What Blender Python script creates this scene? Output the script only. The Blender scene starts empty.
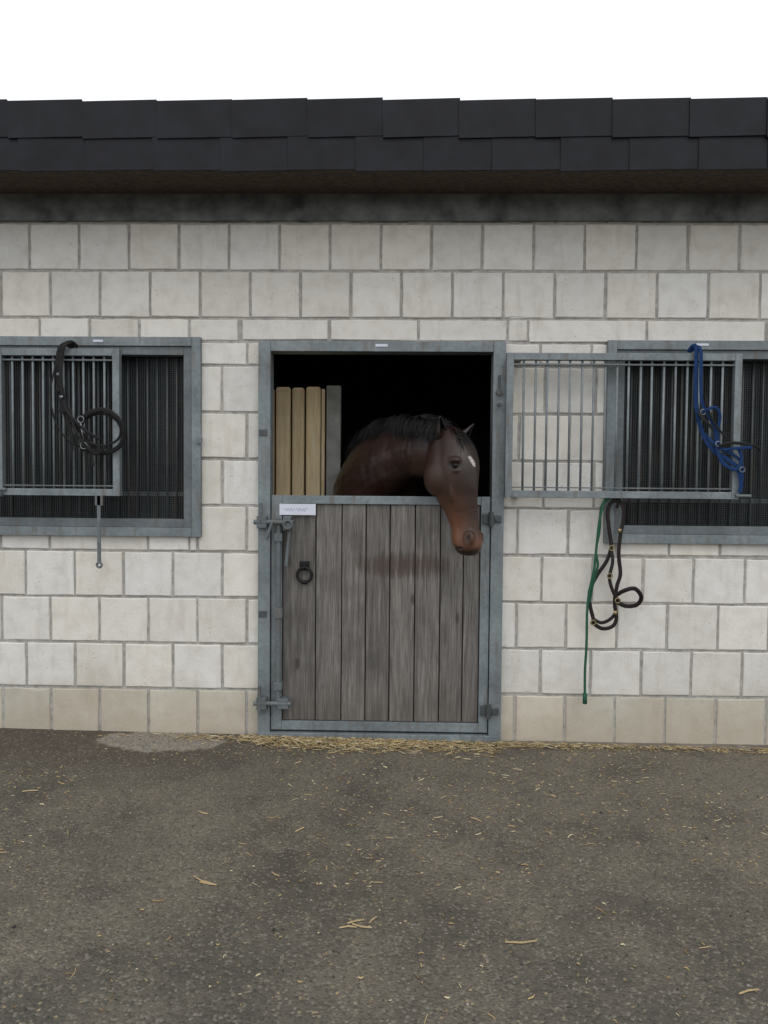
import bpy, bmesh, random
from math import *
from mathutils import Vector, Matrix, noise
random.seed(7)
ZOOM=False
S=bpy.context.scene
C=S.collection

# ---------------------------------------------------------------- materials
def nt(name):
    m=bpy.data.materials.new(name); m.use_nodes=True
    t=m.node_tree; b=t.nodes['Principled BSDF']
    return m,t,b
def N(t,ty,**kw):
    n=t.nodes.new(ty)
    for k,v in kw.items():
        if k in n.inputs: n.inputs[k].default_value=v
        else: setattr(n,k,v)
    return n
def ramp(t,fac,stops):
    r=t.nodes.new('ShaderNodeValToRGB'); e=r.color_ramp.elements
    while len(e)<len(stops): e.new(.5)
    for i,(p,c) in enumerate(stops):
        e[i].position=p; e[i].color=(c[0],c[1],c[2],1) if hasattr(c,'__len__') else (c,c,c,1)
    t.links.new(fac,r.inputs[0]); return r.outputs[0]
def mix(t,fac,a,b,mode='MIX'):
    m=t.nodes.new('ShaderNodeMix'); m.data_type='RGBA'; m.blend_type=mode
    for idx,v in ((0,fac),(6,a),(7,b)):
        if isinstance(v,bpy.types.NodeSocket): t.links.new(v,m.inputs[idx])
        elif isinstance(v,(int,float)): m.inputs[idx].default_value=v if idx==0 else (v,v,v,1)
        else: m.inputs[idx].default_value=(*v,1)
    return m.outputs[2]
def coords(t,scale=(1,1,1),kind='Object'):
    c=t.nodes.new('ShaderNodeTexCoord'); mp=t.nodes.new('ShaderNodeMapping')
    mp.inputs['Scale'].default_value=scale
    t.links.new(c.outputs[kind],mp.inputs[0]); return mp.outputs[0]
def noi(t,v,scale,detail=4,rough=.6,out='Fac'):
    n=N(t,'ShaderNodeTexNoise',Scale=scale,Detail=detail,Roughness=rough)
    t.links.new(v,n.inputs['Vector']); return n.outputs[out]
def bump(t,b,h,strength,dist):
    n=N(t,'ShaderNodeBump',Strength=strength,Distance=dist)
    t.links.new(h,n.inputs['Height']); t.links.new(n.outputs[0],b.inputs['Normal'])
def math(t,op,a,b=0.):
    m=t.nodes.new('ShaderNodeMath'); m.operation=op
    for i,v in enumerate((a,b)):
        if isinstance(v,bpy.types.NodeSocket): t.links.new(v,m.inputs[i])
        else: m.inputs[i].default_value=v
    return m.outputs[0]
def setc(t,b,sock,name='Base Color'): t.links.new(sock,b.inputs[name])

def simple(name,col,rough=.6,metal=0.,var=.25,scale=20,bs=.2,bd=.002,sc=(1,1,1),spec=.5):
    m,t,b=nt(name); v=coords(t,sc)
    f=noi(t,v,scale,3)
    lo=[c*(1-var) for c in col]; hi=[min(1,c*(1+var)) for c in col]
    setc(t,b,ramp(t,f,[(.3,lo),(.7,hi)]))
    b.inputs['Roughness'].default_value=rough; b.inputs['Metallic'].default_value=metal
    b.inputs['Specular IOR Level'].default_value=spec
    bump(t,b,f,bs,bd); return m

def m_block():
    m,t,b=nt('limestone_block'); v=coords(t)
    at=t.nodes.new('ShaderNodeAttribute'); at.attribute_name='tint'
    big=noi(t,v,3.,2); mid=noi(t,v,13.,4,.6); fine=noi(t,v,80.,3,.7)
    c=ramp(t,mid,[(.25,(.585,.555,.50)),(.5,(.675,.65,.595)),(.75,(.725,.705,.655))])
    c=mix(t,1.,c,at.outputs['Color'],'MULTIPLY')
    vo=N(t,'ShaderNodeTexVoronoi',Scale=42.); t.links.new(v,vo.inputs['Vector'])
    pitmask=math(t,'MULTIPLY',ramp(t,vo.outputs['Distance'],[(.08,1.),(.19,0.)]),ramp(t,noi(t,v,8.,2),[(.50,0.),(.62,1.)]))
    c=mix(t,math(t,'MULTIPLY',pitmask,.6),c,(.25,.215,.17))
    vs=coords(t,(9,9,1.6)); st=noi(t,vs,1.6,3)
    c=mix(t,math(t,'MULTIPLY',ramp(t,st,[(.56,0.),(.78,1.)]),.35),c,(.40,.33,.245))
    sp=t.nodes.new('ShaderNodeSeparateXYZ'); t.links.new(coords(t),sp.inputs[0])
    zz=math(t,'ADD',sp.outputs['Z'],math(t,'MULTIPLY',math(t,'SUBTRACT',big,.5),.5))
    g=ramp(t,zz,[(.0,1.),(.33,.0)])
    c=mix(t,math(t,'MULTIPLY',g,.5),c,(.32,.265,.18))
    setc(t,b,c); b.inputs['Roughness'].default_value=.9
    bump(t,b,fine,.45,.004); return m
M_block=m_block()
M_mortar=simple('mortar',(.37,.355,.325),.95,0,.25,30,.6,.004)
def m_galv(name='galvanised_steel',k=1.):
    m,t,b=nt(name); v=coords(t)
    vo=N(t,'ShaderNodeTexVoronoi',Scale=70.); t.links.new(v,vo.inputs['Vector'])
    sc=t.nodes.new('ShaderNodeSeparateColor'); t.links.new(vo.outputs['Color'],sc.inputs[0])
    f=noi(t,v,5.,4); f2=noi(t,coords(t,(14,14,2.)),2.,3)
    c=ramp(t,f,[(.3,(.135*k,.158*k,.167*k)),(.7,(.225*k,.258*k,.268*k))])
    g=ramp(t,sc.outputs[0],[(0.,.88),(1.,1.1)])
    c=mix(t,1.,c,g,'MULTIPLY')
    c=mix(t,math(t,'MULTIPLY',ramp(t,f2,[(.52,0.),(.72,1.)]),.65),c,(.12,.10,.08))
    setc(t,b,c); b.inputs['Metallic'].default_value=.2; b.inputs['Roughness'].default_value=.55
    return m
M_galv=m_galv(); M_galvd=m_galv('galvanised_steel_weathered',.7)
M_wire=m_galv('wire_steel',.35)
def m_plank(name,a,bc,cc,stain=False,lo=.72,rg=.5):
    m,t,b=nt(name)
    oi=t.nodes.new('ShaderNodeObjectInfo')
    tc=t.nodes.new('ShaderNodeTexCoord'); ad=t.nodes.new('ShaderNodeVectorMath'); ad.operation='ADD'
    t.links.new(tc.outputs['Object'],ad.inputs[0])
    sc=t.nodes.new('ShaderNodeVectorMath'); sc.operation='SCALE'; sc.inputs[0].default_value=(7,3,11)
    t.links.new(oi.outputs['Random'],sc.inputs['Scale']); t.links.new(sc.outputs[0],ad.inputs[1])
    mp=t.nodes.new('ShaderNodeMapping'); mp.inputs['Scale'].default_value=(26,10,1.5); t.links.new(ad.outputs[0],mp.inputs[0])
    v=mp.outputs[0]
    g=noi(t,v,2.2,6,.72); g2=noi(t,ad.outputs[0],5.,3)
    mp2=t.nodes.new('ShaderNodeMapping'); mp2.inputs['Scale'].default_value=(130,20,2.6); t.links.new(ad.outputs[0],mp2.inputs[0])
    g3=noi(t,mp2.outputs[0],2.,3,.6)
    c=ramp(t,g,[(.28,a),(.5,bc),(.75,cc)])
    c=mix(t,math(t,'MULTIPLY',ramp(t,g3,[(.3,1.),(.5,0.)]),.7 if stain else .3),c,[x*.35 for x in a])
    r=math(t,'ADD',math(t,'MULTIPLY',oi.outputs['Random'],rg),lo)
    cb=t.nodes.new('ShaderNodeCombineColor')
    for i in range(3): t.links.new(r,cb.inputs[i])
    c=mix(t,1.,c,cb.outputs[0],'MULTIPLY')
    c=mix(t,math(t,'MULTIPLY',ramp(t,g2,[(.48,0.),(.7,1.)]),.45 if stain else .25),c,[x*.6 for x in a])
    if stain:
        ge=t.nodes.new('ShaderNodeNewGeometry'); sp=t.nodes.new('ShaderNodeSeparateXYZ'); t.links.new(ge.outputs['Position'],sp.inputs[0])
        dx=math(t,'DIVIDE',math(t,'SUBTRACT',sp.outputs['X'],.02),.27); dz=math(t,'DIVIDE',math(t,'SUBTRACT',sp.outputs['Z'],.865),.075)
        d=math(t,'ADD',math(t,'MULTIPLY',dx,dx),math(t,'MULTIPLY',dz,dz))
        d=math(t,'ADD',d,math(t,'MULTIPLY',math(t,'SUBTRACT',g,.5),2.8))
        c=mix(t,math(t,'MULTIPLY',ramp(t,d,[(.2,1.),(1.1,0.)]),.75),c,(.060,.036,.027))
        vk=N(t,'ShaderNodeTexVoronoi',Scale=1.); mk=t.nodes.new('ShaderNodeMapping'); mk.inputs['Scale'].default_value=(8,2,3.2); t.links.new(ad.outputs[0],mk.inputs[0]); t.links.new(mk.outputs[0],vk.inputs['Vector'])
        c=mix(t,math(t,'MULTIPLY',ramp(t,vk.outputs['Distance'],[(.06,1.),(.13,0.)]),.7),c,(.03,.022,.017))
        zb=math(t,'ADD',sp.outputs['Z'],math(t,'MULTIPLY',math(t,'SUBTRACT',g,.5),.4))
        c=mix(t,math(t,'MULTIPLY',ramp(t,zb,[(.05,1.),(.35,0.)]),.35),c,(.09,.07,.055))
    setc(t,b,c); b.inputs['Roughness'].default_value=.85
    bump(t,b,g3,.6,.003); return m
M_plank=m_plank('weathered_wood',(.084,.075,.067),(.165,.152,.137),(.29,.272,.248),True)
M_pine=m_plank('raw_pine',(.76,.54,.28),(.90,.72,.44),(.93,.82,.58),False,.9,.15)
M_slate=simple('slate_shingle',(.0070,.0074,.0105),.6,0,.45,9,.35,.004,spec=.3)
M_osb=simple('osb_board',(.070,.048,.032),.8,0,.6,34,.4,.003,(1,2.5,1))
M_beam=simple('concrete_ring_beam',(.135,.145,.142),.9,0,.65,7,.8,.008)
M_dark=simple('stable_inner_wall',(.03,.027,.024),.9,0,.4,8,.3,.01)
M_bounce=simple('bounce_white',(.7,.68,.62),.9,0,.15,8,.3,.005)  # pale surface for the added bounce panel
M_grey=simple('painted_post',(.34,.34,.31),.8,0,.25,10)
M_conc=simple('concrete',(.15,.13,.105),.9,0,.4,14,.6,.006)
M_black=simple('black_leather',(.0065,.006,.006),.55,0,.4,60,.3,.001,spec=.25)
M_brownl=simple('brown_leather',(.012,.0065,.0065),.5,0,.4,60,.3,.001,spec=.3)
M_blue=simple('blue_webbing',(.009,.034,.11),.8,0,.4,160,.6,.001,spec=.2)
M_green=simple('green_rope',(.011,.085,.045),.8,0,.4,220,.8,.002)
M_brass=simple('brass',(.30,.23,.12),.4,.8,.2,40)
M_chrome=simple('steel_ring',(.22,.23,.24),.35,.8,.2,40)
M_paper=simple('label_paper',(.62,.64,.72),.7,0,.05,10,.05)
M_ink=simple('ink',(.22,.24,.42),.7,0,.1,10)
M_iron=simple('black_iron',(.012,.012,.013),.5,.5,.3,50)

def m_ground():
    m,t,b=nt('asphalt'); v=coords(t)
    L=noi(t,v,.9,3,.55); L2=noi(t,v,3.2,4,.65); f=noi(t,v,60.,3,.75)
    c=ramp(t,L,[(.34,(.070,.060,.043)),(.5,(.108,.093,.068)),(.66,(.145,.126,.094))])
    c=mix(t,math(t,'MULTIPLY',ramp(t,L2,[(.42,0.),(.64,1.)]),.55),c,(.175,.150,.108))
    c=mix(t,math(t,'MULTIPLY',ramp(t,L2,[(.32,1.),(.46,0.)]),.55),c,(.056,.047,.037))
    s2=t.nodes.new('ShaderNodeSeparateXYZ'); t.links.new(v,s2.inputs[0])
    jit=math(t,'MULTIPLY',math(t,'SUBTRACT',L,.5),2.)
    yy=math(t,'ADD',s2.outputs['Y'],jit)
    c=mix(t,math(t,'MULTIPLY',ramp(t,math(t,'ADD',yy,2.6),[(.1,1.),(1.,0.)]),.6),c,(.079,.075,.065))
    yw=math(t,'ADD',math(t,'ADD',s2.outputs['Y'],1.),math(t,'MULTIPLY',math(t,'SUBTRACT',L2,.5),.5))
    xw=ramp(t,math(t,'ADD',math(t,'MULTIPLY',s2.outputs['X'],-.5),0.),[(.3,0.),(.5,1.)])
    wet=math(t,'MULTIPLY',ramp(t,yw,[(.45,0.),(.62,1.)]),xw)
    c=mix(t,math(t,'MULTIPLY',wet,.8),c,(.068,.051,.036))
    px=math(t,'DIVIDE',math(t,'ADD',s2.outputs['X'],1.18),.33); py=math(t,'DIVIDE',math(t,'ADD',s2.outputs['Y'],.12),.16)
    pd=math(t,'ADD',math(t,'ADD',math(t,'MULTIPLY',px,px),math(t,'MULTIPLY',py,py)),math(t,'MULTIPLY',math(t,'SUBTRACT',noi(t,v,7.,3),.5),1.8))
    c=mix(t,math(t,'MULTIPLY',ramp(t,pd,[(.75,1.),(.95,0.)]),.8),c,(.30,.272,.225))
    vo=N(t,'ShaderNodeTexVoronoi',Scale=125.); t.links.new(v,vo.inputs['Vector'])
    sp=t.nodes.new('ShaderNodeSeparateColor'); t.links.new(vo.outputs['Color'],sp.inputs[0])
    c=mix(t,ramp(t,sp.outputs[0],[(.0,.65),(.5,0.)]),c,(.040,.037,.031))
    c=mix(t,ramp(t,sp.outputs[1],[(.8,0.),(1.,.55)]),c,(.26,.23,.18))
    vs=N(t,'ShaderNodeTexVoronoi',Scale=30.); t.links.new(v,vs.inputs['Vector'])
    dm=math(t,'MULTIPLY',ramp(t,vs.outputs['Distance'],[(.10,1.),(.17,0.)]),ramp(t,noi(t,v,2.2,2),[(.43,0.),(.56,1.)]))
    c=mix(t,math(t,'MULTIPLY',dm,.65),c,(.36,.28,.15))
    setc(t,b,c)
    b.inputs['Roughness'].default_value=.8
    h=math(t,'ADD',math(t,'MULTIPLY',vo.outputs['Distance'],-.5),f)
    bump(t,b,h,.9,.009); return m
M_ground=m_ground()

def m_vcol(name,rough,bscale,bst,bd,sc=(1,1,1),var=.3,spec=.5):
    m,t,b=nt(name); at=t.nodes.new('ShaderNodeAttribute'); at.attribute_name='tint'
    v=coords(t,sc); f=noi(t,v,bscale,3)
    c=mix(t,1.,at.outputs['Color'],ramp(t,f,[(.3,1-var),(.7,1.)]),'MULTIPLY')
    setc(t,b,c); b.inputs['Roughness'].default_value=rough
    b.inputs['Specular IOR Level'].default_value=spec
    bump(t,b,f,bst,bd); return m
M_coat=m_vcol('bay_coat',.42,240,.5,.0015,(1,1,.3),.45,.4)
M_straw=m_vcol('straw',.8,100,.2,.001)
M_mane=simple('mane_hair',(.0050,.0043,.0043),.6,0,.4,80,.2,.001,spec=.25)

# ---------------------------------------------------------------- helpers
def empty(name,parent=None,loc=(0,0,0)):
    o=bpy.data.objects.new(name,None); o.location=loc; C.objects.link(o)
    if parent: o.parent=parent
    return o
def addmesh(name,bm,mat,parent=None,smooth=False):
    me=bpy.data.meshes.new(name); bm.to_mesh(me); bm.free()
    for m in (mat if isinstance(mat,list) else [mat]): me.materials.append(m)
    if smooth:
        for p in me.polygons: p.use_smooth=True
    o=bpy.data.objects.new(name,me); C.objects.link(o)
    if parent: o.parent=parent
    return o
def bx(bm,x0,x1,y0,y1,z0,z1,rot=None,bev=0):
    r=bmesh.ops.create_cube(bm,size=1)['verts']
    c=Vector(((x0+x1)/2,(y0+y1)/2,(z0+z1)/2))
    for v in r:
        p=Vector((v.co.x*(x1-x0),v.co.y*(y1-y0),v.co.z*(z1-z0)))
        if rot: p=rot@p
        v.co=p+c
    if bev:
        es={e for v in r for e in v.link_edges}
        bmesh.ops.bevel(bm,geom=list(es),offset=bev,segments=2,affect='EDGES',profile=.5)
def box(name,x0,x1,y0,y1,z0,z1,mat,parent,bev=.002,rot=None):
    bm=bmesh.new(); bx(bm,x0,x1,y0,y1,z0,z1,rot,bev)
    return addmesh(name,bm,mat,parent)
def cyl(bm,p,q,r,seg=10):
    p=Vector(p);q=Vector(q);d=q-p
    mt=Matrix.Translation((p+q)/2)@d.to_track_quat('Z','Y').to_matrix().to_4x4()
    bmesh.ops.create_cone(bm,cap_ends=True,segments=seg,radius1=r,radius2=r,depth=d.length,matrix=mt)
def torus(bm,c,R,r,nrm=(0,1,0),sx=1,sz=1,a=24,b=8):
    q=Vector(nrm).to_track_quat('Z','Y').to_matrix(); vs=[]
    for i in range(a):
        A=2*pi*i/a; ring=[]
        for j in range(b):
            B=2*pi*j/b
            p=Vector(((R+r*cos(B))*cos(A)*sx,(R+r*cos(B))*sin(A)*sz,r*sin(B)))
            ring.append(bm.verts.new(q@p+Vector(c)))
        vs.append(ring)
    for i in range(a):
        for j in range(b):
            bm.faces.new((vs[i][j],vs[(i+1)%a][j],vs[(i+1)%a][(j+1)%b],vs[i][(j+1)%b]))
def catmull(pts,n=8):
    P=[Vector(p) for p in pts]; P=[P[0]*2-P[1]]+P+[P[-1]*2-P[-2]]; out=[]
    for i in range(1,len(P)-2):
        for k in range(n):
            t=k/n; a,b,c,d=P[i-1],P[i],P[i+1],P[i+2]
            out.append(.5*((2*b)+(c-a)*t+(2*a-5*b+4*c-d)*t*t+(3*b-a-3*c+d)*t**3))
    out.append(P[-2]); return out
def strap(bm,pts,w,th,n=8,twist=0.,wd=(0,1,0),rope=False):
    Q=catmull(pts,n); prev=None
    for i,p in enumerate(Q):
        tg=(Q[min(i+1,len(Q)-1)]-Q[max(i-1,0)]).normalized()
        d=Vector(wd)
        if twist: d=Matrix.Rotation(twist*i/len(Q),3,tg)@d
        a=tg.cross(d)
        if a.length<.05: a=tg.cross(Vector((.3,.2,1)))
        a.normalize(); b=a.cross(tg).normalized()
        ring=[]
        m=8 if rope else 6
        for k in range(m):
            A=2*pi*k/m
            if rope: ring.append(bm.verts.new(p+a*w/2*cos(A)+b*w/2*sin(A)))
            else: ring.append(bm.verts.new(p+a*w/2*cos(A)*1.05+b*th/2*(1 if sin(A)>.1 else -1 if sin(A)<-.1 else 0)))
        if prev:
            for k in range(m): bm.faces.new((prev[k],prev[(k+1)%m],ring[(k+1)%m],ring[k]))
        else: bm.faces.new(ring)
        prev=ring
    bm.faces.new(prev[::-1])

# ---------------------------------------------------------------- ground
bm=bmesh.new()
xs=[-400,-60,-12,-5,-2.5,0,2.5,5,12,60,400]; ys=[-400,-60,-12,-5,-2,0,.25,6,60,400]
gv=[[bm.verts.new((x,y,-.014-.009*max(-5,min(5,x)))) for x in xs] for y in ys]
for j in range(len(ys)-1):
    for i in range(len(xs)-1): bm.faces.new((gv[j][i],gv[j][i+1],gv[j+1][i+1],gv[j+1][i]))
ground=addmesh('ground',bm,M_ground)
GZ=lambda x:-.014-.009*max(-5,min(5,x))

# ---------------------------------------------------------------- stable building
B=empty('stable_building')
WINL=(-2.15,-1.06,1.05,1.93); DOOR=(-.695,.497,-1,1.955); WINR=(1.07,2.16,1.04,1.92)
HOLES=[WINL,DOOR,WINR]
def subtract(rect,h):
    x0,x1,z0,z1=rect;a,b,c,d=h
    if b<=x0 or a>=x1 or d<=z0 or c>=z1: return [rect]
    out=[]
    if a>x0: out.append((x0,a,z0,z1))
    if b<x1: out.append((b,x1,z0,z1))
    mx0,mx1=max(x0,a),min(x1,b)
    if c>z0: out.append((mx0,mx1,z0,c))
    if d<z1: out.append((mx0,mx1,d,z1))
    return out
def subs(rect):
    rs=[rect]
    for h in HOLES: rs=[q for r in rs for q in subtract(r,h)]
    return rs
bm=bmesh.new()
for x0,x1,z0,z1 in subs((-5.2,5.2,-.1,2.69)): bx(bm,x0,x1,.006,.24,z0,z1)
addmesh('wall_core',bm,M_mortar,B)
bm=bmesh.new(); lay=bm.loops.layers.float_color.new('tint')
def blk(x0,x1,z0,z1,tint,j=.0068):
    if x1-x0<.025 or z1-z0<.025: return
    R=lambda s=.0022: random.uniform(-s,s)
    j1=j+R(.0015)
    x0+=j1;x1-=j1;z0+=j1;z1-=j1
    y=-.001+random.uniform(-.003,.002); tx=R(.0015);tz=R(.0015)
    n=4
    def ring(ins):
        out=[]
        cs=[(x0+ins,z0+ins),(x1-ins,z0+ins),(x1-ins,z1-ins),(x0+ins,z1-ins)]
        for k in range(4):
            a=cs[k];b=cs[(k+1)%4]
            for q in range(n):
                f=q/n; out.append((a[0]+(b[0]-a[0])*f,a[1]+(b[1]-a[1])*f))
        return out
    o=ring(0); i2=ring(.004)
    jo=[(R(.0015),R(.0015)) for _ in o]
    chip=[random.random()<.035 for _ in o]
    back=[bm.verts.new((p[0]+q[0],.03,p[1]+q[1])) for p,q in zip(o,jo)]
    mid=[bm.verts.new((p[0]+q[0],y+.003,p[1]+q[1])) for p,q in zip(o,jo)]
    cx=(x0+x1)/2;cz=(z0+z1)/2
    fr=[]
    for p,q,c in zip(i2,jo,chip):
        k=.08 if c else 0
        fr.append(bm.verts.new((p[0]+q[0]+(cx-p[0])*k,y+tx*(p[0]-cx)*10+tz*(p[1]-cz)*10,p[1]+q[1]+(cz-p[1])*k)))
    fs=[]; m=len(o)
    for k in range(m):
        l=(k+1)%m
        fs.append(bm.faces.new((back[k],back[l],mid[l],mid[k])))
        fs.append(bm.faces.new((mid[k],mid[l],fr[l],fr[k])))
    fs.append(bm.faces.new(fr))
    for f in fs:
        for lp in f.loops: lp[lay]=(*tint,1)
def tint():
    k=random.uniform(.90,1.05); w=random.uniform(-.014,.016)
    return (k*(1+w),k,k*(1-w*1.5))
def course(z0,z1,xo,w,xa=-5.2,xb=5.2,tk=None):
    i=floor((xa-xo)/w); x=xo+i*w
    while x<xb:
        for r in subs((max(x,xa),min(x+w,xb),z0,z1)):
            t=tint()
            if tk: t=tuple(a*b for a,b in zip(t,tk))
            blk(*r,t)
        x+=w
z0=2.083;h=.2328
Z=lambda n:z0-n*h
course(Z(-2),Z(-2)+.14,-2.0046,.25)
course(Z(-1),Z(-2),-1.8595,.25)
course(Z(0),Z(-1),-2.0046,.25)
course(Z(.5),Z(0),-2.06,.25,-5.2,-.80); course(Z(.5)+.004,Z(0),-.80,.44,-.80,.62,(1.04,1.04,1.04)); course(Z(.5),Z(0),.62,.58,.62,5.2)
LX=-2.0196;RX=.5825
for n in range(0,9):
    o=.125 if n in(1,3,5,7) else 0
    top=Z(.5) if n==0 else Z(n)
    bot=Z(n+1) if n<8 else -.09
    tk=(.84,.81,.74) if n==8 else None
    course(bot,top,LX+o,.25,-5.2,-.1,tk)
    course(bot-.004*(n>4),top-.004*(n>4),RX+(o if n>0 else .1),.25,-.1,5.2,tk)
addmesh('wall_blocks',bm,M_block,B)
box('wall_plinth',.51,5.2,-.035,.006,-.2,-.018,M_conc,B,.006)
box('ring_beam',-5.2,5.2,-.022,.20,2.555,2.70,M_beam,B,.004)
box('soffit',-5.3,5.3,-.345,-.0222,2.682,2.70,M_osb,B)
box('eaves_board',-5.3,5.3,-.352,-.325,2.668,2.95,M_osb,B)
LIGHT_HOLE=(-1.01,-.25,.0,.59)  # unseen roof opening, added to let sky light onto the partition boards
bm=bmesh.new()
for x0,x1,y0,y1 in [(-5.3,LIGHT_HOLE[0],-.32,5),(LIGHT_HOLE[1],5.3,-.32,5),(LIGHT_HOLE[0],LIGHT_HOLE[1],-.32,LIGHT_HOLE[2]),(LIGHT_HOLE[0],LIGHT_HOLE[1],LIGHT_HOLE[3],5)]:
    bx(bm,x0,x1,y0,y1,2.702,2.80)
addmesh('roof_deck',bm,M_dark,B)
bm=bmesh.new()
for (zb,zt,yb,yt,w,off,upper) in [(2.652,2.83,-.372,-.362,.30,-.12,0),(2.79,2.950,-.390,-.372,.333,.0,1)]:
    i=-18
    while i*w<5.3:
        x=i*w+off-.09
        if x>-5.4:
            a=radians(-1.5+random.uniform(-.3,.3)) if upper else radians(-1.0+random.uniform(-.4,.4))
            rot=Matrix.Rotation(a,3,'Y')@Matrix.Rotation(radians(3.5+random.uniform(-1.2,1.2)),3,'X')@Matrix.Rotation(radians(.8+random.uniform(-.4,.4)),3,'Z')
            e=random.uniform(-.003,.003)
            bx(bm,x-.004,x+w+.004+random.uniform(-.006,.0),(yb+yt)/2-.005,(yb+yt)/2+.005,zb+e,zt+e,rot,.0015)
        i+=1
addmesh('roof_slates',bm,M_slate,B)
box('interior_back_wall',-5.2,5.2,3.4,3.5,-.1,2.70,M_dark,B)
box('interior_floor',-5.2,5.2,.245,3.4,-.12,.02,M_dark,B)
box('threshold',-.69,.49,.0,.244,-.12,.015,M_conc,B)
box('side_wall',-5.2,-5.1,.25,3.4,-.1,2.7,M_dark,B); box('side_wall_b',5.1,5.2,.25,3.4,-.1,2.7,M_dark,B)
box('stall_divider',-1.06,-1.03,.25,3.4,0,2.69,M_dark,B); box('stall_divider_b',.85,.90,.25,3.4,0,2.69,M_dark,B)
box('bounce_panel',-1.029,-1.015,.25,.60,0.02,2.68,M_bounce,B)  # added reflector, out of view, bounces light onto the partition boards
x=-1.0
k=0
while x<-.45:
    w=random.choice([.08,.115,.095]); w=min(w,-.44-x)
    box('partition_board',x,x+w-.009,.60+random.uniform(0,.018),.64,.02,1.83-(.0 if k%2 else .012)+random.uniform(-.006,.004),M_pine,B,.014); x+=w;k+=1
box('partition_rail',-1.0,-.44,.645,.67,.02,1.80,M_dark,B)
box('partition_post',-.436,-.352,.62,.66,.02,1.835,M_grey,B,.004)

def frame(name,x0,x1,z0,z1,w,y0,y1,mat,parent):
    bm=bmesh.new()
    bx(bm,x0,x0+w,y0,y1,z0,z1,None,.002); bx(bm,x1-w,x1,y0,y1,z0,z1,None,.002)
    bx(bm,x0+w+.0005,x1-w-.0005,y0+.001,y1,z1-w,z1,None,.002); bx(bm,x0+w+.0005,x1-w-.0005,y0+.001,y1,z0,z0+w,None,.002)
    return addmesh(name,bm,mat,parent)
def bars(name,x0,x1,z0,z1,step,r,y,mat,parent):
    bm=bmesh.new(); n=round((x1-x0)/step)
    for i in range(1,n):
        x=x0+(x1-x0)*i/n+random.uniform(-.001,.001); cyl(bm,(x,y,z0),(x+random.uniform(-.002,.002),y,z1),r,8)
    return addmesh(name,bm,mat,parent,True)
def window(name,x0,x1,z0,z1):
    W=empty(name,B)
    frame('outer_frame',x0,x1,z0,z1,.045,-.03,.0,M_galv,W)
    frame('inner_frame',x0+.0455,x1-.0455,z0+.0455,z1-.0455,.042,-.018,.05,M_galvd,W)
    bars('window_bars',x0+.09,x1-.09,z0+.09,z1-.09,.05,.0045,.04,M_wire,W)
    bm=bmesh.new()
    xx=x0+.09
    while xx<x1-.09: bx(bm,xx,xx+.0024,.055,.057,z0+.09,z1-.09); xx+=.011
    zz=z0+.09
    while zz<z1-.09: bx(bm,x0+.09,x1-.09,.058,.060,zz,zz+.0024); zz+=.011
    addmesh('wire_mesh',bm,M_wire,W)
    box('cross_rail',x0+.09,x1-.09,.065,.085,z0+.20,z0+.222,M_galvd,W)
    return W
WL=window('barred_window',-2.22,-.995,.995,1.985)
WR=window('barred_window',1.005,2.23,.985,1.978)
def grille(x0,x1,z0,z1,step):
    G=empty('sliding_grille',B)
    frame('grille_frame',x0,x1,z0,z1,.034,-.105,-.07,M_galv,G)
    bars('grille_bars',x0+.03,x1-.03,z0+.03,z1-.03,step,.0058,-.088,M_galv,G)
    bm=bmesh.new()
    bx(bm,x0+.034,x1-.034,-.098,-.080,z1-.058,z1-.050,None,.001)
    bx(bm,x0+.034,x1-.034,-.098,-.080,z0+.046,z0+.052,None,.001)
    addmesh('grille_rail',bm,M_galvd,G)
    bm=bmesh.new()
    for xx in (x0+.05,x1-.10):
        for zz in (z0+.008,z1-.03): bx(bm,xx,xx+.03,-.07,.0,zz,zz+.02)
    addmesh('grille_runner',bm,M_galvd,G)
    return G
GL=grille(-1.985,-1.372,1.197,1.912,.052)
GR=grille(.503,1.622,1.208,1.902,.0545)
bm=bmesh.new(); bx(bm,-1.480,-1.462,-.118,-.112,.87,1.20,None,.001)
torus(bm,(-1.471,-.115,.86),.012,.006); bx(bm,-1.490,-1.452,-.118,-.105,1.15,1.20,None,.002)
addmesh('latch_bar',bm,M_galvd,GL)
bm=bmesh.new(); cyl(bm,(-2.03,-.11,1.225),(-1.93,-.11,1.225),.008); cyl(bm,(-1.96,-.13,1.20),(-1.96,-.09,1.20),.012)
bx(bm,-1.012,-.985,-.045,-.03,1.46,1.49); addmesh('bolt',bm,M_galvd,GL)
bm=bmesh.new(); cyl(bm,(1.60,-.12,1.225),(1.67,-.12,1.225),.008); addmesh('bolt',bm,M_galvd,GR)
box('sticker',-.13,-.07,-.0475,-.0465,1.938,1.950,M_paper,B,0); box('sticker_b',-1.53,-1.48,-.0315,-.0305,1.958,1.969,M_paper,B,0); box('sticker_c',1.43,1.49,-.0315,-.0305,1.952,1.963,M_paper,B,0)

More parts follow.
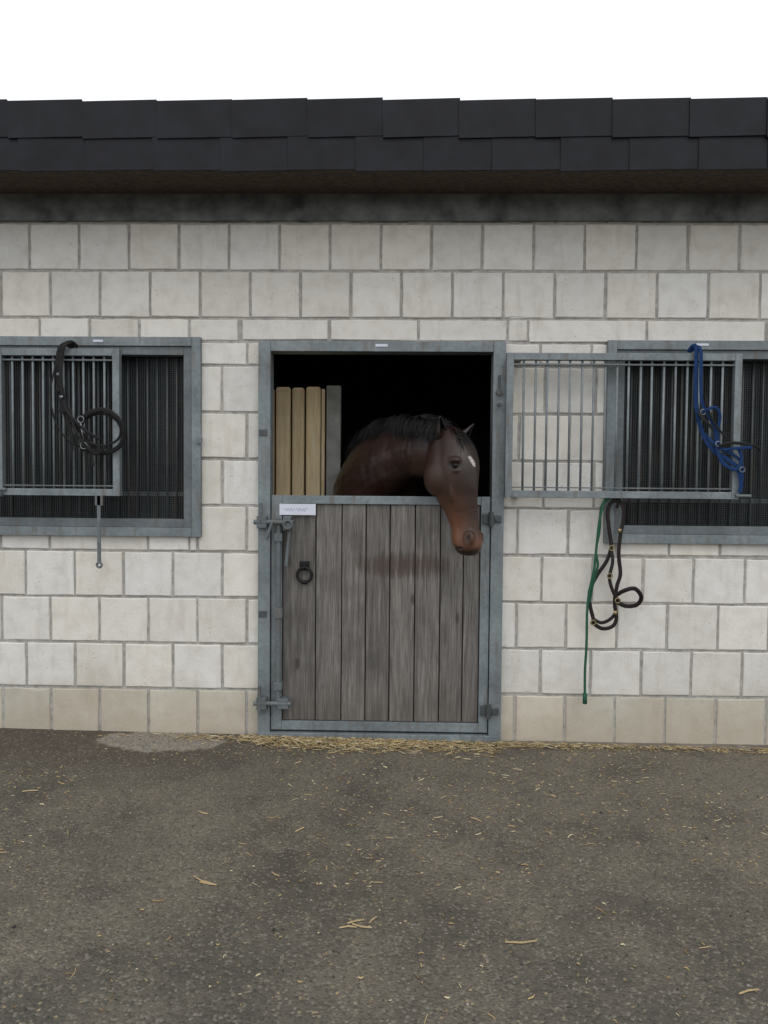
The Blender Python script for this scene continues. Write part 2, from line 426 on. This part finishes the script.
# ---- door
D=empty('stable_door',B)
bm=bmesh.new()
bx(bm,-.705,-.645,-.045,.0,-.01,1.965,None,.002); bx(bm,.447,.508,-.045,.0,-.02,1.965,None,.002)
bx(bm,-.6445,.4465,-.044,.0,1.915,1.9645,None,.002)
bx(bm,-.672,-.645,.001,.05,-.01,1.93); bx(bm,.447,.475,.001,.05,-.01,1.93); bx(bm,-.6445,.4465,.001,.05,1.915,1.94)
addmesh('door_frame',bm,M_galv,D)
bm=bmesh.new()
bx(bm,-.641,-.588,-.032,.012,.03,1.208,None,.002); bx(bm,.398,.443,-.032,.012,.03,1.208,None,.002)
bx(bm,-.5875,.3975,-.031,.012,1.166,1.207,None,.002); bx(bm,-.5875,.3975,-.031,.012,.03,.075,None,.002)
bx(bm,-.70,.50,-.05,.0,-.03,.020,None,.002)
addmesh('lower_door_frame',bm,M_galv,D)
edges=[-.587,-.42,-.29,-.17,-.05,.075,.20,.315,.397]
for i in range(8):
    dy=random.uniform(0,.005)
    box('door_plank',edges[i]+.0025,edges[i+1]-.0025,-.022+dy,.004,.077,1.165,M_plank,D,.004)
box('door_back_board',-.587,.397,.006,.012,.077,1.165,M_dark,D,0)
bm=bmesh.new()
cyl(bm,(-.600,-.062,.18),(-.600,-.062,1.09),.013); bx(bm,-.620,-.580,-.078,-.032,.60,.65,None,.002); bx(bm,-.620,-.580,-.078,-.032,.98,1.02,None,.002); bx(bm,-.620,-.580,-.078,-.032,.24,.28,None,.002)
cyl(bm,(-.72,-.075,1.075),(-.525,-.075,1.075),.012); bx(bm,-.705,-.655,-.085,-.045,1.045,1.105,None,.003); bx(bm,-.575,-.535,-.090,-.025,1.035,1.105,None,.003)
cyl(bm,(-.685,-.08,1.08),(-.685,-.08,1.17),.009); cyl(bm,(-.625,-.09,1.08),(-.655,-.10,.99),.008); torus(bm,(-.55,-.095,1.065),.02,.006)
cyl(bm,(-.545,-.07,1.04),(-.560,-.07,.86),.009)
cyl(bm,(-.72,-.075,.175),(-.535,-.075,.175),.012); bx(bm,-.705,-.655,-.085,-.045,.145,.205,None,.003); bx(bm,-.60,-.545,-.085,-.03,.150,.20,None,.003); cyl(bm,(-.69,-.08,.12),(-.69,-.08,.26),.009)
addmesh('bolts',bm,M_galvd,D)
bm=bmesh.new()
for zz in (1.10,.145):
    bx(bm,.405,.44,-.045,-.03,zz-.025,zz+.025,None,.003); cyl(bm,(.445,-.055,zz-.035),(.445,-.055,zz+.035),.013); bx(bm,.45,.495,-.058,-.044,zz-.018,zz+.018,None,.003)
    cyl(bm,(.47,-.066,zz),(.47,-.05,zz),.009)
cyl(bm,(.475,-.065,1.72),(.475,-.045,1.72),.016); cyl(bm,(.475,-.072,1.66),(.475,-.05,1.66),.008); cyl(bm,(.475,-.06,1.70),(.475,-.06,1.80),.006)
for zz in (1.5,.6): bx(bm,-.70,-.66,-.050,-.044,zz,zz+.03,None,.001)
addmesh('hinges',bm,M_wire,D)
# hanging iron ring on a staple
bm=bmesh.new(); torus(bm,(-.475,-.034,.812),.036,.0075); bx(bm,-.50,-.45,-.030,-.021,.848,.880,None,.003); torus(bm,(-.475,-.034,.85),.012,.005,(1,0,0)); bx(bm,-.487,-.463,-.034,-.021,.765,.785,None,.003)
for a in (-1,1): cyl(bm,(-.475+a*.017,-.034,.864),(-.475+a*.017,-.028,.864),.004)
addmesh('tie_ring',bm,M_iron,D)
box('name_label',-.600,-.420,-.036,-.0325,1.110,1.165,M_paper,D,0)
bm=bmesh.new()
xx=-.575
pts=[]
for k in range(26): pts.append((xx+k*.0045,-.0368,1.137+.008*sin(k*1.9)*(1 if k%5 else -1.2)+random.uniform(-.002,.002)))
strap(bm,pts[:12],.0016,.001,3); strap(bm,pts[13:],.0016,.001,3); addmesh('label_writing',bm,M_ink,D)

# ---------------------------------------------------------------- straw + gravel
def tetr(bm,lay,p,ang,L,w,col,tilt=0.):
    d=Vector((cos(ang),sin(ang),tilt))*L/2; s=Vector((-sin(ang),cos(ang),0))*w/2; u=Vector((0,0,w*.6))
    bend=s*random.uniform(-3,3)
    A=[bm.verts.new(p-d-s),bm.verts.new(p-d+s),bm.verts.new(p-d+u)]
    M=[bm.verts.new(p+bend-s),bm.verts.new(p+bend+s),bm.verts.new(p+bend+u*1.3)]
    E=[bm.verts.new(p+d-s*.6),bm.verts.new(p+d+s*.6),bm.verts.new(p+d+u)]
    fs=[bm.faces.new((A[0],A[1],A[2])),bm.faces.new((E[2],E[1],E[0]))]
    for a,b in ((A,M),(M,E)):
        for k in range(3): fs.append(bm.faces.new((a[k],a[(k+1)%3],b[(k+1)%3],b[k])))
    for f in fs:
        for l in f.loops: l[lay]=(*col,1)
def strawcol():
    k=random.uniform(.55,1.15); c=random.choice([(.52,.39,.19),(.44,.32,.14),(.60,.51,.32),(.30,.20,.09)])
    return tuple(x*k for x in c)
bm=bmesh.new(); lay=bm.loops.layers.float_color.new('tint')
for i in range(3600):
    if i<2400: x=random.gauss(-.15,.45)
    else: x=random.uniform(-1.1,2.6)
    y=-.045-abs(random.gauss(0,.035 if abs(x+.1)>.6 else .075))
    if x<-.78 and random.random()<.5: continue
    tetr(bm,lay,Vector((x,y,GZ(x)+.002+random.random()*.012)),random.uniform(0,6.3),random.uniform(.008,.05),random.uniform(.0018,.004),strawcol(),random.uniform(-.15,.15))
n=0
while n<3000:
    x=random.uniform(-3,3);y=-random.uniform(.05,3.4) if random.random()<.55 else -random.uniform(.05,1.4)
    if noise.noise(Vector((x*1.1,y*1.6,1.3)))+.35*random.random()<.06: continue
    n+=1
    L=random.uniform(.005,.016) if random.random()<.88 else random.uniform(.02,.045)
    tetr(bm,lay,Vector((x,y,GZ(x)+.003)),random.uniform(0,6.3),L,random.uniform(.002,.0045),strawcol(),random.uniform(-.03,.03))
for (x,y,a,L) in [(-.62,-1.38,2.6,.09),(-.60,-1.40,2.9,.06),(-.12,-1.58,.4,.05),(-.10,-1.60,-.3,.06),(-.07,-1.57,1.,.04),(-.14,-1.61,.1,.05),(1.05,-1.86,.1,.12),(.9,-1.83,.3,.06),(.35,-1.65,.1,.09),(1.35,-1.4,2.7,.07),(-.75,-.9,2.6,.05),(-1.5,-.75,.2,.06),(.3,-.9,2.4,.05)]:
    tetr(bm,lay,Vector((x,y,GZ(x)+.004)),a,L,.005,(.44,.33,.17))
addmesh('straw_litter',bm,M_straw)
bm=bmesh.new(); lay=bm.loops.layers.float_color.new('tint')
for i in range(2600):
    x=random.uniform(-2.6,2.6);y=-random.uniform(.05,3.3)
    r=random.uniform(.0012,.0038)*(1.6 if random.random()<.06 else 1)
    k=random.uniform(.03,.12) if random.random()<.75 else random.uniform(.18,.36)
    vs=bmesh.ops.create_icosphere(bm,subdivisions=1,radius=r,matrix=Matrix.Translation((x,y,GZ(x)+r*.3)))['verts']
    for v in vs: v.co+=Vector([random.uniform(-.3,.3)*r for _ in range(3)])
    for f in {f for v in vs for f in v.link_faces}:
        for l in f.loops: l[lay]=(k,k*.93,k*.80,1)
addmesh('gravel',bm,M_straw)

# ---------------------------------------------------------------- horse
def loft(bm,rings,seg=28):
    prev=None
    for (c,a,b,fn) in rings:
        r=[]
        for k in range(seg):
            th=2*pi*k/seg; ca,sa=cos(th),sin(th)
            fa,fb=(fn(ca,sa) if fn else (1,1))
            r.append(bm.verts.new(c+a*ca*fa+b*sa*fb))
        if prev:
            for k in range(seg): bm.faces.new((prev[k],prev[(k+1)%seg],r[(k+1)%seg],r[k]))
        else: bm.faces.new(r[::-1])
        prev=r
    bm.faces.new(prev)
def interp(keys,n):
    P=catmull([Vector(k[0]) for k in keys],n)
    W=[Vector((list(k[1:])+[0])[:3]) for k in keys]
    vals=[list(v) for v in catmull(W,n)]
    return P,vals
V=Vector
H=empty('bay_horse')
hb=bmesh.new()
P,vl=interp([((-.10,.46,1.02),.10,.13),((-.10,.56,1.02),.20,.25),((-.10,.80,1.03),.27,.34),((-.10,1.1,1.02),.28,.345),((-.10,1.5,1.01),.30,.33),((-.10,1.8,1.06),.28,.32),((-.10,2.05,1.08),.25,.28),((-.10,2.2,1.08),.14,.18)],4)
loft(hb,[(p,V((v[0],0,0)),V((0,0,v[1])),None) for p,v in zip(P,vl)])
nk=[((-.10,.85,1.08),.20,.29),((-.16,.62,1.16),.21,.28),((-.175,.42,1.26),.195,.25),((-.10,.25,1.37),.145,.205),((.01,.12,1.43),.102,.170),((.115,-.01,1.44),.082,.138),((.205,-.10,1.43),.072,.12)]
P,vl=interp(nk,5); NR=[]
for i,(p,v) in enumerate(zip(P,vl)):
    tg=(P[min(i+1,len(P)-1)]-P[max(i-1,0)]).normalized()
    lat=V((tg.y,-tg.x,0)).normalized()*-1
    up=lat.cross(tg).normalized()
    if up.z<0: up=-up
    NR.append((p,lat,up,v,tg))
loftfn=lambda ca,sa:(1-.35*max(sa,0),1)
loft(hb,[(p,lat*v[0],up*v[1],loftfn) for p,lat,up,v,tg in NR])
beta=radians(40)
n_=V((cos(beta),-sin(beta),0)); s_=V((-sin(beta),-cos(beta),0))
hk=[((.205,-.085,1.550),.050,.045),((.225,-.11,1.51),.090,.068),((.238,-.14,1.44),.126,.085),((.240,-.165,1.36),.146,.090),((.246,-.185,1.28),.138,.078),((.264,-.20,1.20),.114,.062),((.286,-.212,1.13),.090,.050),((.303,-.222,1.06),.076,.045),((.310,-.230,1.01),.077,.052),((.317,-.234,.965),.066,.052),((.320,-.235,.938),.036,.030)]
P,vl=interp(hk,5)
cl=lambda x:max(0.,min(1.,x))
def headfn(z):
    f1=cl((1.42-z)/.2); f2=cl((1.10-z)/.08)
    def fn(ca,sa):
        wa=1.0-.22*max(-ca,0)**2+.05*max(ca,0)
        wb=1-.34*max(ca,0)**1.5-.30*max(-ca,0)**2
        wc=1.-.1*abs(ca)
        w=(wa*(1-f1)+wb*f1)*(1-f2)+wc*f2
        return (1,w*(1+.12*abs(sa)*abs(ca)*2))
    return fn
HR=list(zip(P,vl))
loft(hb,[(p,n_*v[0],s_*v[1],headfn(p.z)) for p,v in HR],32)
def hp(z,n,s):
    for i in range(len(HR)-1):
        a,b=HR[i],HR[i+1]
        if a[0].z>=z>=b[0].z:
            f=(a[0].z-z)/(a[0].z-b[0].z+1e-9); c=a[0].lerp(b[0],f); hd=a[1][0]*(1-f)+b[1][0]*f; hw=a[1][1]*(1-f)+b[1][1]*f
            return c+n_*hd*n+s_*hw*s
    return HR[0][0]
def blob(c,rx,ry,rz,rot=None):
    m=Matrix.Translation(c)@(rot.to_4x4() if rot else Matrix())@Matrix.Diagonal((rx,ry,rz,1))
    bmesh.ops.create_icosphere(hb,subdivisions=3,radius=1,matrix=m)
HF=Matrix((n_,s_,V((0,0,1)))).transposed()
for sg in (1,-1):
    blob(hp(1.30,-.34,.66*sg),.078,.040,.090,HF)
    blob(hp(1.380,.48,.84*sg),.040,.020,.018,HF)
    blob(hp(1.332,.46,.80*sg),.030,.016,.010,HF)
    blob(hp(1.25,.25,.86*sg),.014,.013,.066,HF)
    blob(hp(1.02,.55,.74*sg),.026,.021,.034,HF)
blob(hp(.975,-.45,0),.032,.034,.024,HF)
blob(hp(1.0,.25,0),.048,.05,.033,HF)
def leg(pts):
    P,vl=interp(pts,4)
    loft(hb,[(p,V((v[0],0,0)),V((0,v[1],0)),None) for p,v in zip(P,vl)],16)
for sx in (-1,1):
    cx=-.10+sx*.14
    leg([((cx,.68,.98),.09,.14),((cx,.68,.78),.065,.085),((cx,.67,.60),.045,.05),((cx,.66,.50),.045,.048),((cx,.67,.42),.032,.036),((cx,.68,.24),.028,.033),((cx,.66,.17),.034,.04),((cx,.63,.10),.034,.036),((cx,.61,.07),.045,.055),((cx,.60,.022),.055,.065)])
    leg([((cx,1.95,1.0),.11,.20),((cx,1.86,.80),.09,.15),((cx,1.93,.64),.055,.08),((cx,2.06,.50),.042,.06),((cx,2.06,.42),.036,.045),((cx,2.02,.24),.030,.035),((cx,1.98,.17),.034,.04),((cx,1.95,.10),.034,.036),((cx,1.93,.07),.045,.055),((cx,1.92,.022),.055,.065)])
body=addmesh('body',hb,M_coat,H)
md=body.modifiers.new('r','REMESH'); md.mode='VOXEL'; md.voxel_size=.006
md=body.modifiers.new('s','SMOOTH'); md.factor=.5; md.iterations=6
dg=bpy.context.evaluated_depsgraph_get()
me=bpy.data.meshes.new_from_object(body.evaluated_get(dg)); body.modifiers.clear(); body.data=me
me.materials.clear(); me.materials.append(M_coat)
nost=[hp(1.022,.60,.98*sg) for sg in (1,-1)]
eyes=[hp(1.354,.50,.90*sg) for sg in (1,-1)]
star=hp(1.375,.98,.30)
crest=[p+up*v[1] for p,lat,up,v,tg in NR]+[hp(1.545,.2,0),hp(1.50,.8,0),hp(1.47,.95,0)]
ca=me.color_attributes.new('tint','FLOAT_COLOR','POINT')
me.update()
nors=[v.normal.copy() for v in me.vertices]
def lerp(a,b,f): f=max(0,min(1,f)); return tuple(x*(1-f)+y*f for x,y in zip(a,b))
for i,v in enumerate(me.vertices):
    p=v.co.copy(); nn=nors[i]
    col=lerp((.020,.0095,.0065),(.038,.0165,.0105),noise.noise(p*6)+.5)
    inhead=p.y<-.02 and p.x>.05
    if p.z<.62: col=(.006,.005,.005)
    if p.z>1.15 and p.y<.9:
        v.co+=nn*(.004*noise.noise(p*14)+.002*noise.noise(V((p.x*40,p.y*40,p.z*12))))*(.3 if inhead else 1)
        dc=min((p-c).length for c in crest)
        if not inhead or p.z>1.43: col=lerp(col,(.006,.005,.005),1.4-dc/.055)
    if inhead:
        dv=p-V((.26,-.18,0)); nn_=dv.dot(n_)
        if p.z<1.46:
            col=lerp(col,(.050,.023,.014),(1.46-p.z)/.12)
        col=lerp(col,(.19,.078,.036),(1.24-p.z)/.17+.35*noise.noise(p*11))
        col=lerp(col,(.024,.013,.010),cl((nn_-.045)/.07)*.8*cl((p.z-.985)/.07))
        col=lerp(col,(.035,.019,.015),(1.000-p.z)/.04)
        for q in nost:
            d=V(((p-q).dot(n_)/1.0,(p-q).dot(s_)/1.2,(p-q).z/1.7)).length
            g=exp(-(d/.011)**2); v.co-=nn*.016*g; col=lerp(col,(.006,.004,.004),g*1.4)
            g2=exp(-((d-.02)/.008)**2); v.co+=nn*.003*g2
            col=lerp(col,(.035,.018,.014),exp(-(d/.026)**2)*.6)
        if nn_<.085 and nn_>-.06 and p.z<1.03:
            zl=.972+.15*max(0,.04-nn_)*.5
            g=exp(-((p.z-zl)/.005)**2); v.co-=nn*.006*g; col=lerp(col,(.008,.005,.005),g)
        for q in eyes:
            d=V(((p-q).dot(n_)/1.3,(p-q).dot(s_)/1.5,(p-q).z/.9)).length
            g=exp(-(d/.015)**2); v.co-=nn*.007*g; col=lerp(col,(.010,.006,.005),exp(-(d/.022)**2)*1.2)
        if nn_>.03 and p.z>1.22:
            dz=(p.z-star.z); dx=(p-star).dot(s_)-.15*dz; dd=(dx/.009)**2+(dz/.026)**2+noise.noise(p*60)*.7
            col=lerp(col,(.50,.46,.43),(1.25-dd)*1.6)
    ca.data[i].color=(*col,1)
for p in me.polygons: p.use_smooth=True
M_eye,t_,b_=nt('eye'); b_.inputs['Base Color'].default_value=(.008,.005,.004,1); b_.inputs['Roughness'].default_value=.15; b_.inputs['Specular IOR Level'].default_value=.2
bm=bmesh.new()
for sg,q in zip((1,-1),eyes): bmesh.ops.create_uvsphere(bm,u_segments=20,v_segments=12,radius=.0185,matrix=Matrix.Translation(q-s_*sg*.0135))
addmesh('eyes',bm,M_eye,H,True)
def ear(base,tip,face,w,name):
    bm=bmesh.new(); ax=V(tip)-V(base); L=ax.length; ax.normalize(); f=V(face); f=(f-ax*f.dot(ax)).normalized(); s=ax.cross(f); prev=None
    for i in range(15):
        t=i/14; r=w*(.62+.38*sin(pi*min(1,t*1.3)))*(1-max(0,t-.35)**1.7/.65**1.7)**.85+.0008; ring=[]
        for k in range(15):
            a=-pi*.78+2*pi*.78*k/14
            ring.append(bm.verts.new(V(base)+ax*L*t-f*r*.8*cos(a)+s*r*sin(a)+f*.018*t*t))
        if prev:
            for k in range(14): bm.faces.new((prev[k],prev[k+1],ring[k+1],ring[k]))
        prev=ring
    l=bm.verts.layers.float_color.new('tint')
    for v in bm.verts: v[l]=(.014,.0085,.007,1)
    o=addmesh(name,bm,M_coat,H,True)
    m=o.modifiers.new('t','SOLIDIFY'); m.thickness=.005; m.offset=0
ear((.200,-.145,1.460),(.170,-.190,1.590),(.55,-.85,0),.031,'ear')
ear((.275,-.075,1.460),(.340,-.065,1.570),(.9,-.5,0),.029,'ear_b')
bm=bmesh.new()
def hair(root,out,L,w,sag=1.,jit=.08):
    p=V(root); d=V(out).normalized(); side=d.cross(V((0,-1,0)))
    if side.length<.1: side=V((1,0,0))
    side.normalize(); side=(side+V((random.uniform(-.4,.4),random.uniform(-.4,.4),random.uniform(-.3,.3)))).normalized(); prev=None; n=6
    for i in range(n+1):
        t=i/n; ww=w*(1-t*.8)/2
        a=bm.verts.new(p-side*ww); b=bm.verts.new(p+side*ww)
        if prev: bm.faces.new((prev[0],prev[1],b,a))
        prev=(a,b)
        d=(d+V((random.uniform(-jit,jit),random.uniform(-jit,jit),-.46*sag))).normalized(); p=p+d*L/n
for i in range(9000):
    f=random.uniform(.18,.99); k=f*(len(NR)-1); j=int(k); fr=k-j
    a=NR[j];b=NR[min(j+1,len(NR)-1)]
    p=a[0].lerp(b[0],fr); up=a[2].lerp(b[2],fr); lat=a[1].lerp(b[1],fr); hh=a[3][1]*(1-fr)+b[3][1]*fr
    sd=1 if random.random()<.35 else -1
    root=p+up*(hh-.008)+lat*random.uniform(-.018,.018)
    clump=noise.noise(V((f*16,sd*3,0)))
    hair(root,up*(.85+.5*clump)+lat*sd*random.uniform(.3,1.0)+a[4]*(random.uniform(-.15,.15)+.9*clump),(random.uniform(.12,.20) if sd>0 else random.uniform(.08,.15))*(1+.45*clump),.0045,1.1)
for i in range(1700):
    root=hp(random.uniform(1.47,1.545),random.uniform(-.5,.85),random.uniform(-.6,.7))
    hair(root,n_*random.uniform(.4,1.)+V((0,0,.25))+s_*random.uniform(-.3,.5),random.uniform(.05,.12),.0045,1.25)
addmesh('mane',bm,M_mane,H)
bm=bmesh.new()
for i in range(200):
    hair((-.10+random.uniform(-.02,.02),2.2,1.2+random.uniform(-.03,.03)),(random.uniform(-.2,.2),.8,.1),random.uniform(.6,.8),.008,1.6)
addmesh('tail',bm,M_mane,H)

# ---------------------------------------------------------------- tack
T=empty('leather_bridle')
bm=bmesh.new()
y=-.125
strap(bm,[(-1.60,-.09,1.915),(-1.625,-.12,1.93),(-1.655,y,1.90),(-1.665,y,1.80),(-1.65,y,1.68),(-1.625,y,1.58),(-1.60,y,1.50),(-1.57,y,1.45)],.022,.004)
strap(bm,[(-1.58,-.09,1.92),(-1.60,-.115,1.94),(-1.625,y-.012,1.92),(-1.64,y-.012,1.84),(-1.64,y-.012,1.72),(-1.61,y-.012,1.60),(-1.56,y-.01,1.52),(-1.50,y,1.45),(-1.45,y,1.40)],.018,.004)
strap(bm,[(-1.64,y-.005,1.70),(-1.62,y-.02,1.62),(-1.56,y-.03,1.55),(-1.50,y-.03,1.50),(-1.45,y-.02,1.47)],.014,.004)
strap(bm,[(-1.55,y-.02,1.56),(-1.49,y-.03,1.60),(-1.42,y-.03,1.61),(-1.36,y-.03,1.57),(-1.335,y-.02,1.50),(-1.36,y-.01,1.44),(-1.42,y,1.41),(-1.49,y,1.41),(-1.55,y,1.43)],.022,.005)
strap(bm,[(-1.53,y-.01,1.57),(-1.45,y-.02,1.595),(-1.38,y-.02,1.57),(-1.35,y-.02,1.52),(-1.37,y-.01,1.47),(-1.44,y-.01,1.44),(-1.52,y-.01,1.46),(-1.55,y-.01,1.51),(-1.53,y-.01,1.57)],.012,.004)
strap(bm,[(-1.67,y,1.84),(-1.69,y-.02,1.70),(-1.67,y-.02,1.56),(-1.61,y-.02,1.47),(-1.54,y-.01,1.43)],.009,.004)
strap(bm,[(-1.60,y-.015,1.62),(-1.57,y-.03,1.52),(-1.52,y-.03,1.44),(-1.47,y-.02,1.40),(-1.42,y-.02,1.44)],.012,.004)
strap(bm,[(-1.50,y-.02,1.42),(-1.49,y-.02,1.38),(-1.485,y-.02,1.34)],.012,.004)
strap(bm,[(-1.60,y,1.50),(-1.59,y-.01,1.44),(-1.60,y-.01,1.38)],.012,.004)
bx(bm,-1.675,-1.63,y-.012,y-.004,1.70,1.715); bx(bm,-1.655,-1.615,y-.022,y-.014,1.60,1.615)
addmesh('straps',bm,M_black,T)
bm=bmesh.new(); torus(bm,(-1.54,y-.03,1.565),.015,.0025); torus(bm,(-1.53,y-.02,1.44),.016,.0025); bx(bm,-1.666,-1.645,y-.01,y-.004,1.775,1.79); bx(bm,-1.648,-1.630,y-.022,y-.016,1.665,1.68); cyl(bm,(-1.54,y-.03,1.55),(-1.53,y-.02,1.455),.004)
addmesh('rings',bm,M_chrome,T,True)
T=empty('blue_halter'); bm=bmesh.new(); y=-.125
strap(bm,[(1.37,-.09,1.91),(1.385,-.115,1.935),(1.395,y,1.91),(1.395,y,1.78),(1.40,y,1.66),(1.42,y,1.56),(1.455,y,1.48),(1.50,y,1.43),(1.55,y,1.40),(1.60,y,1.36),(1.62,y,1.29),(1.615,y,1.24)],.020,.004)
strap(bm,[(1.38,-.09,1.915),(1.40,-.12,1.93),(1.412,y-.01,1.90),(1.415,y-.01,1.76),(1.425,y-.01,1.66),(1.46,y-.02,1.59),(1.49,y-.01,1.52),(1.50,y-.01,1.44),(1.53,y-.01,1.38),(1.59,y-.01,1.35),(1.615,y-.01,1.40),(1.60,y-.01,1.45)],.016,.004)
strap(bm,[(1.41,y,1.60),(1.44,y-.03,1.63),(1.48,y-.03,1.64),(1.505,y-.02,1.60),(1.50,y-.01,1.52),(1.52,y-.01,1.45),(1.58,y-.02,1.45),(1.66,y-.02,1.455)],.014,.004)
strap(bm,[(1.44,y,1.52),(1.50,y-.01,1.46),(1.58,y,1.42),(1.62,y,1.38),(1.625,y,1.30)],.014,.004)
addmesh('webbing',bm,M_blue,T)
bm=bmesh.new()
for c in [(1.425,y-.02,1.62),(1.50,y-.02,1.47),(1.62,y-.01,1.35)]: torus(bm,c,.012,.0024)
addmesh('rings',bm,M_chrome,T,True)
bm=bmesh.new(); strap(bm,[(1.50,y-.02,1.46),(1.56,y-.025,1.475),(1.63,y-.02,1.47),(1.69,y-.015,1.455),(1.70,y-.01,1.44)],.014,.005); strap(bm,[(1.40,y-.02,1.62),(1.43,y-.03,1.58),(1.47,y-.03,1.54)],.014,.004); strap(bm,[(1.43,y-.025,1.70),(1.45,y-.03,1.62),(1.48,y-.03,1.56),(1.53,y-.03,1.50)],.010,.004); addmesh('leather_trim',bm,M_black,T)
T=empty('leather_halter'); bm=bmesh.new(); y=-.06
strap(bm,[(1.07,-.06,1.20),(1.03,y,1.19),(1.01,y,1.14),(1.02,y,1.05),(1.03,y,.97),(1.01,y,.90),(.965,y,.83),(.93,y-.01,.76),(.93,y-.01,.69),(.95,y-.01,.61)],.018,.005)
strap(bm,[(1.03,-.06,1.20),(1.075,y-.01,1.18),(1.085,y-.01,1.12),(1.07,y-.01,1.02),(1.065,y-.01,.93),(1.075,y-.01,.84),(1.06,y-.01,.78),(1.05,y-.01,.70),(1.06,y-.01,.62),(1.04,y-.01,.58),(.99,y-.01,.57),(.94,y-.01,.60)],.018,.005)
strap(bm,[(1.03,y,.97),(1.035,y-.015,.90),(1.02,y-.02,.82),(1.04,y-.02,.75),(1.07,y-.02,.70)],.016,.005)
strap(bm,[(1.05,y-.01,.73),(1.09,y-.03,.76),(1.14,y-.03,.77),(1.175,y-.02,.73),(1.16,y-.01,.69),(1.11,y,.68),(1.06,y,.70)],.020,.006)
strap(bm,[(1.0,y-.01,1.20),(1.02,y-.02,1.23),(1.06,y-.02,1.21),(1.05,y-.01,1.16)],.014,.004)
strap(bm,[(.94,y-.015,.62),(.985,y-.02,.60),(1.03,y-.02,.62),(1.06,y-.02,.66)],.016,.004)
addmesh('straps',bm,M_brownl,T)
bm=bmesh.new()
for c in [(1.03,y-.012,.965),(1.02,y-.025,.83),(1.06,y-.025,.71),(.945,y-.02,.60)]: torus(bm,c,.012,.0028)
bx(bm,1.058,1.074,y-.02,y-.014,1.04,1.06); bx(bm,1.042,1.058,y-.03,y-.024,.64,.66)
addmesh('brass_rings',bm,M_brass,T,True)
T=empty('green_lead_rope'); bm=bmesh.new()
strap(bm,[(1.02,-.08,1.21),(.985,-.085,1.19),(.965,-.085,1.10),(.955,-.08,.98),(.945,-.08,.86),(.925,-.08,.76),(.915,-.08,.66),(.915,-.08,.50),(.91,-.08,.36),(.912,-.08,.23)],.013,.012,rope=True)
strap(bm,[(1.0,-.075,1.20),(.975,-.07,1.16),(.97,-.07,1.05),(.955,-.07,.95),(.965,-.07,.88),(.945,-.07,.80),(.93,-.07,.70)],.012,.012,rope=True)
cyl(bm,(.912,-.08,.25),(.912,-.08,.20),.011)
addmesh('rope',bm,M_green,T,True)

# ---------------------------------------------------------------- light, world
w=bpy.data.worlds.new('World'); S.world=w; w.use_nodes=True; t=w.node_tree; bg=t.nodes['Background']
sky=t.nodes.new('ShaderNodeTexSky'); sky.sky_type='NISHITA'; sky.sun_disc=False; sky.sun_elevation=radians(52); sky.sun_rotation=radians(200)
bg.inputs['Strength'].default_value=.05; t.links.new(sky.outputs[0],bg.inputs[0])
bg2=t.nodes.new('ShaderNodeBackground'); tc=t.nodes.new('ShaderNodeTexCoord'); sp=t.nodes.new('ShaderNodeSeparateXYZ'); t.links.new(tc.outputs['Generated'],sp.inputs[0])
r=ramp(t,sp.outputs['Z'],[(0.,(.93,.925,.92)),(1.,(1.,.995,.98))]); t.links.new(r,bg2.inputs[0]); bg2.inputs['Strength'].default_value=1.10
ad=t.nodes.new('ShaderNodeAddShader'); t.links.new(bg.outputs[0],ad.inputs[0]); t.links.new(bg2.outputs[0],ad.inputs[1]); t.links.new(ad.outputs[0],t.nodes['World Output'].inputs[0])
sl=bpy.data.lights.new('sun','SUN'); sl.energy=.6; sl.angle=radians(25); sl.color=(1,.98,.95)
so=bpy.data.objects.new('sun',sl); C.objects.link(so)
so.rotation_euler=(V((-.25,.65,-1.)).normalized()).to_track_quat('-Z','Y').to_euler()

cd=bpy.data.cameras.new('camera'); co=bpy.data.objects.new('camera',cd); C.objects.link(co); S.camera=co
cd.sensor_fit='VERTICAL'; cd.sensor_height=36; cd.lens=740/1024*36; cd.clip_end=1500; cd.clip_start=.05
if ZOOM: cd.lens*=3; cd.shift_x=.164; cd.shift_y=.064
co.matrix_world=Matrix.Translation((0,-3.6904,1.27))@Matrix.Rotation(.0223,4,'Z')@Matrix.Rotation(pi/2-.0386,4,'X')@Matrix.Rotation(.0085,4,'Z')
S.view_settings.view_transform='Standard'; S.view_settings.look='None'; S.view_settings.exposure=0
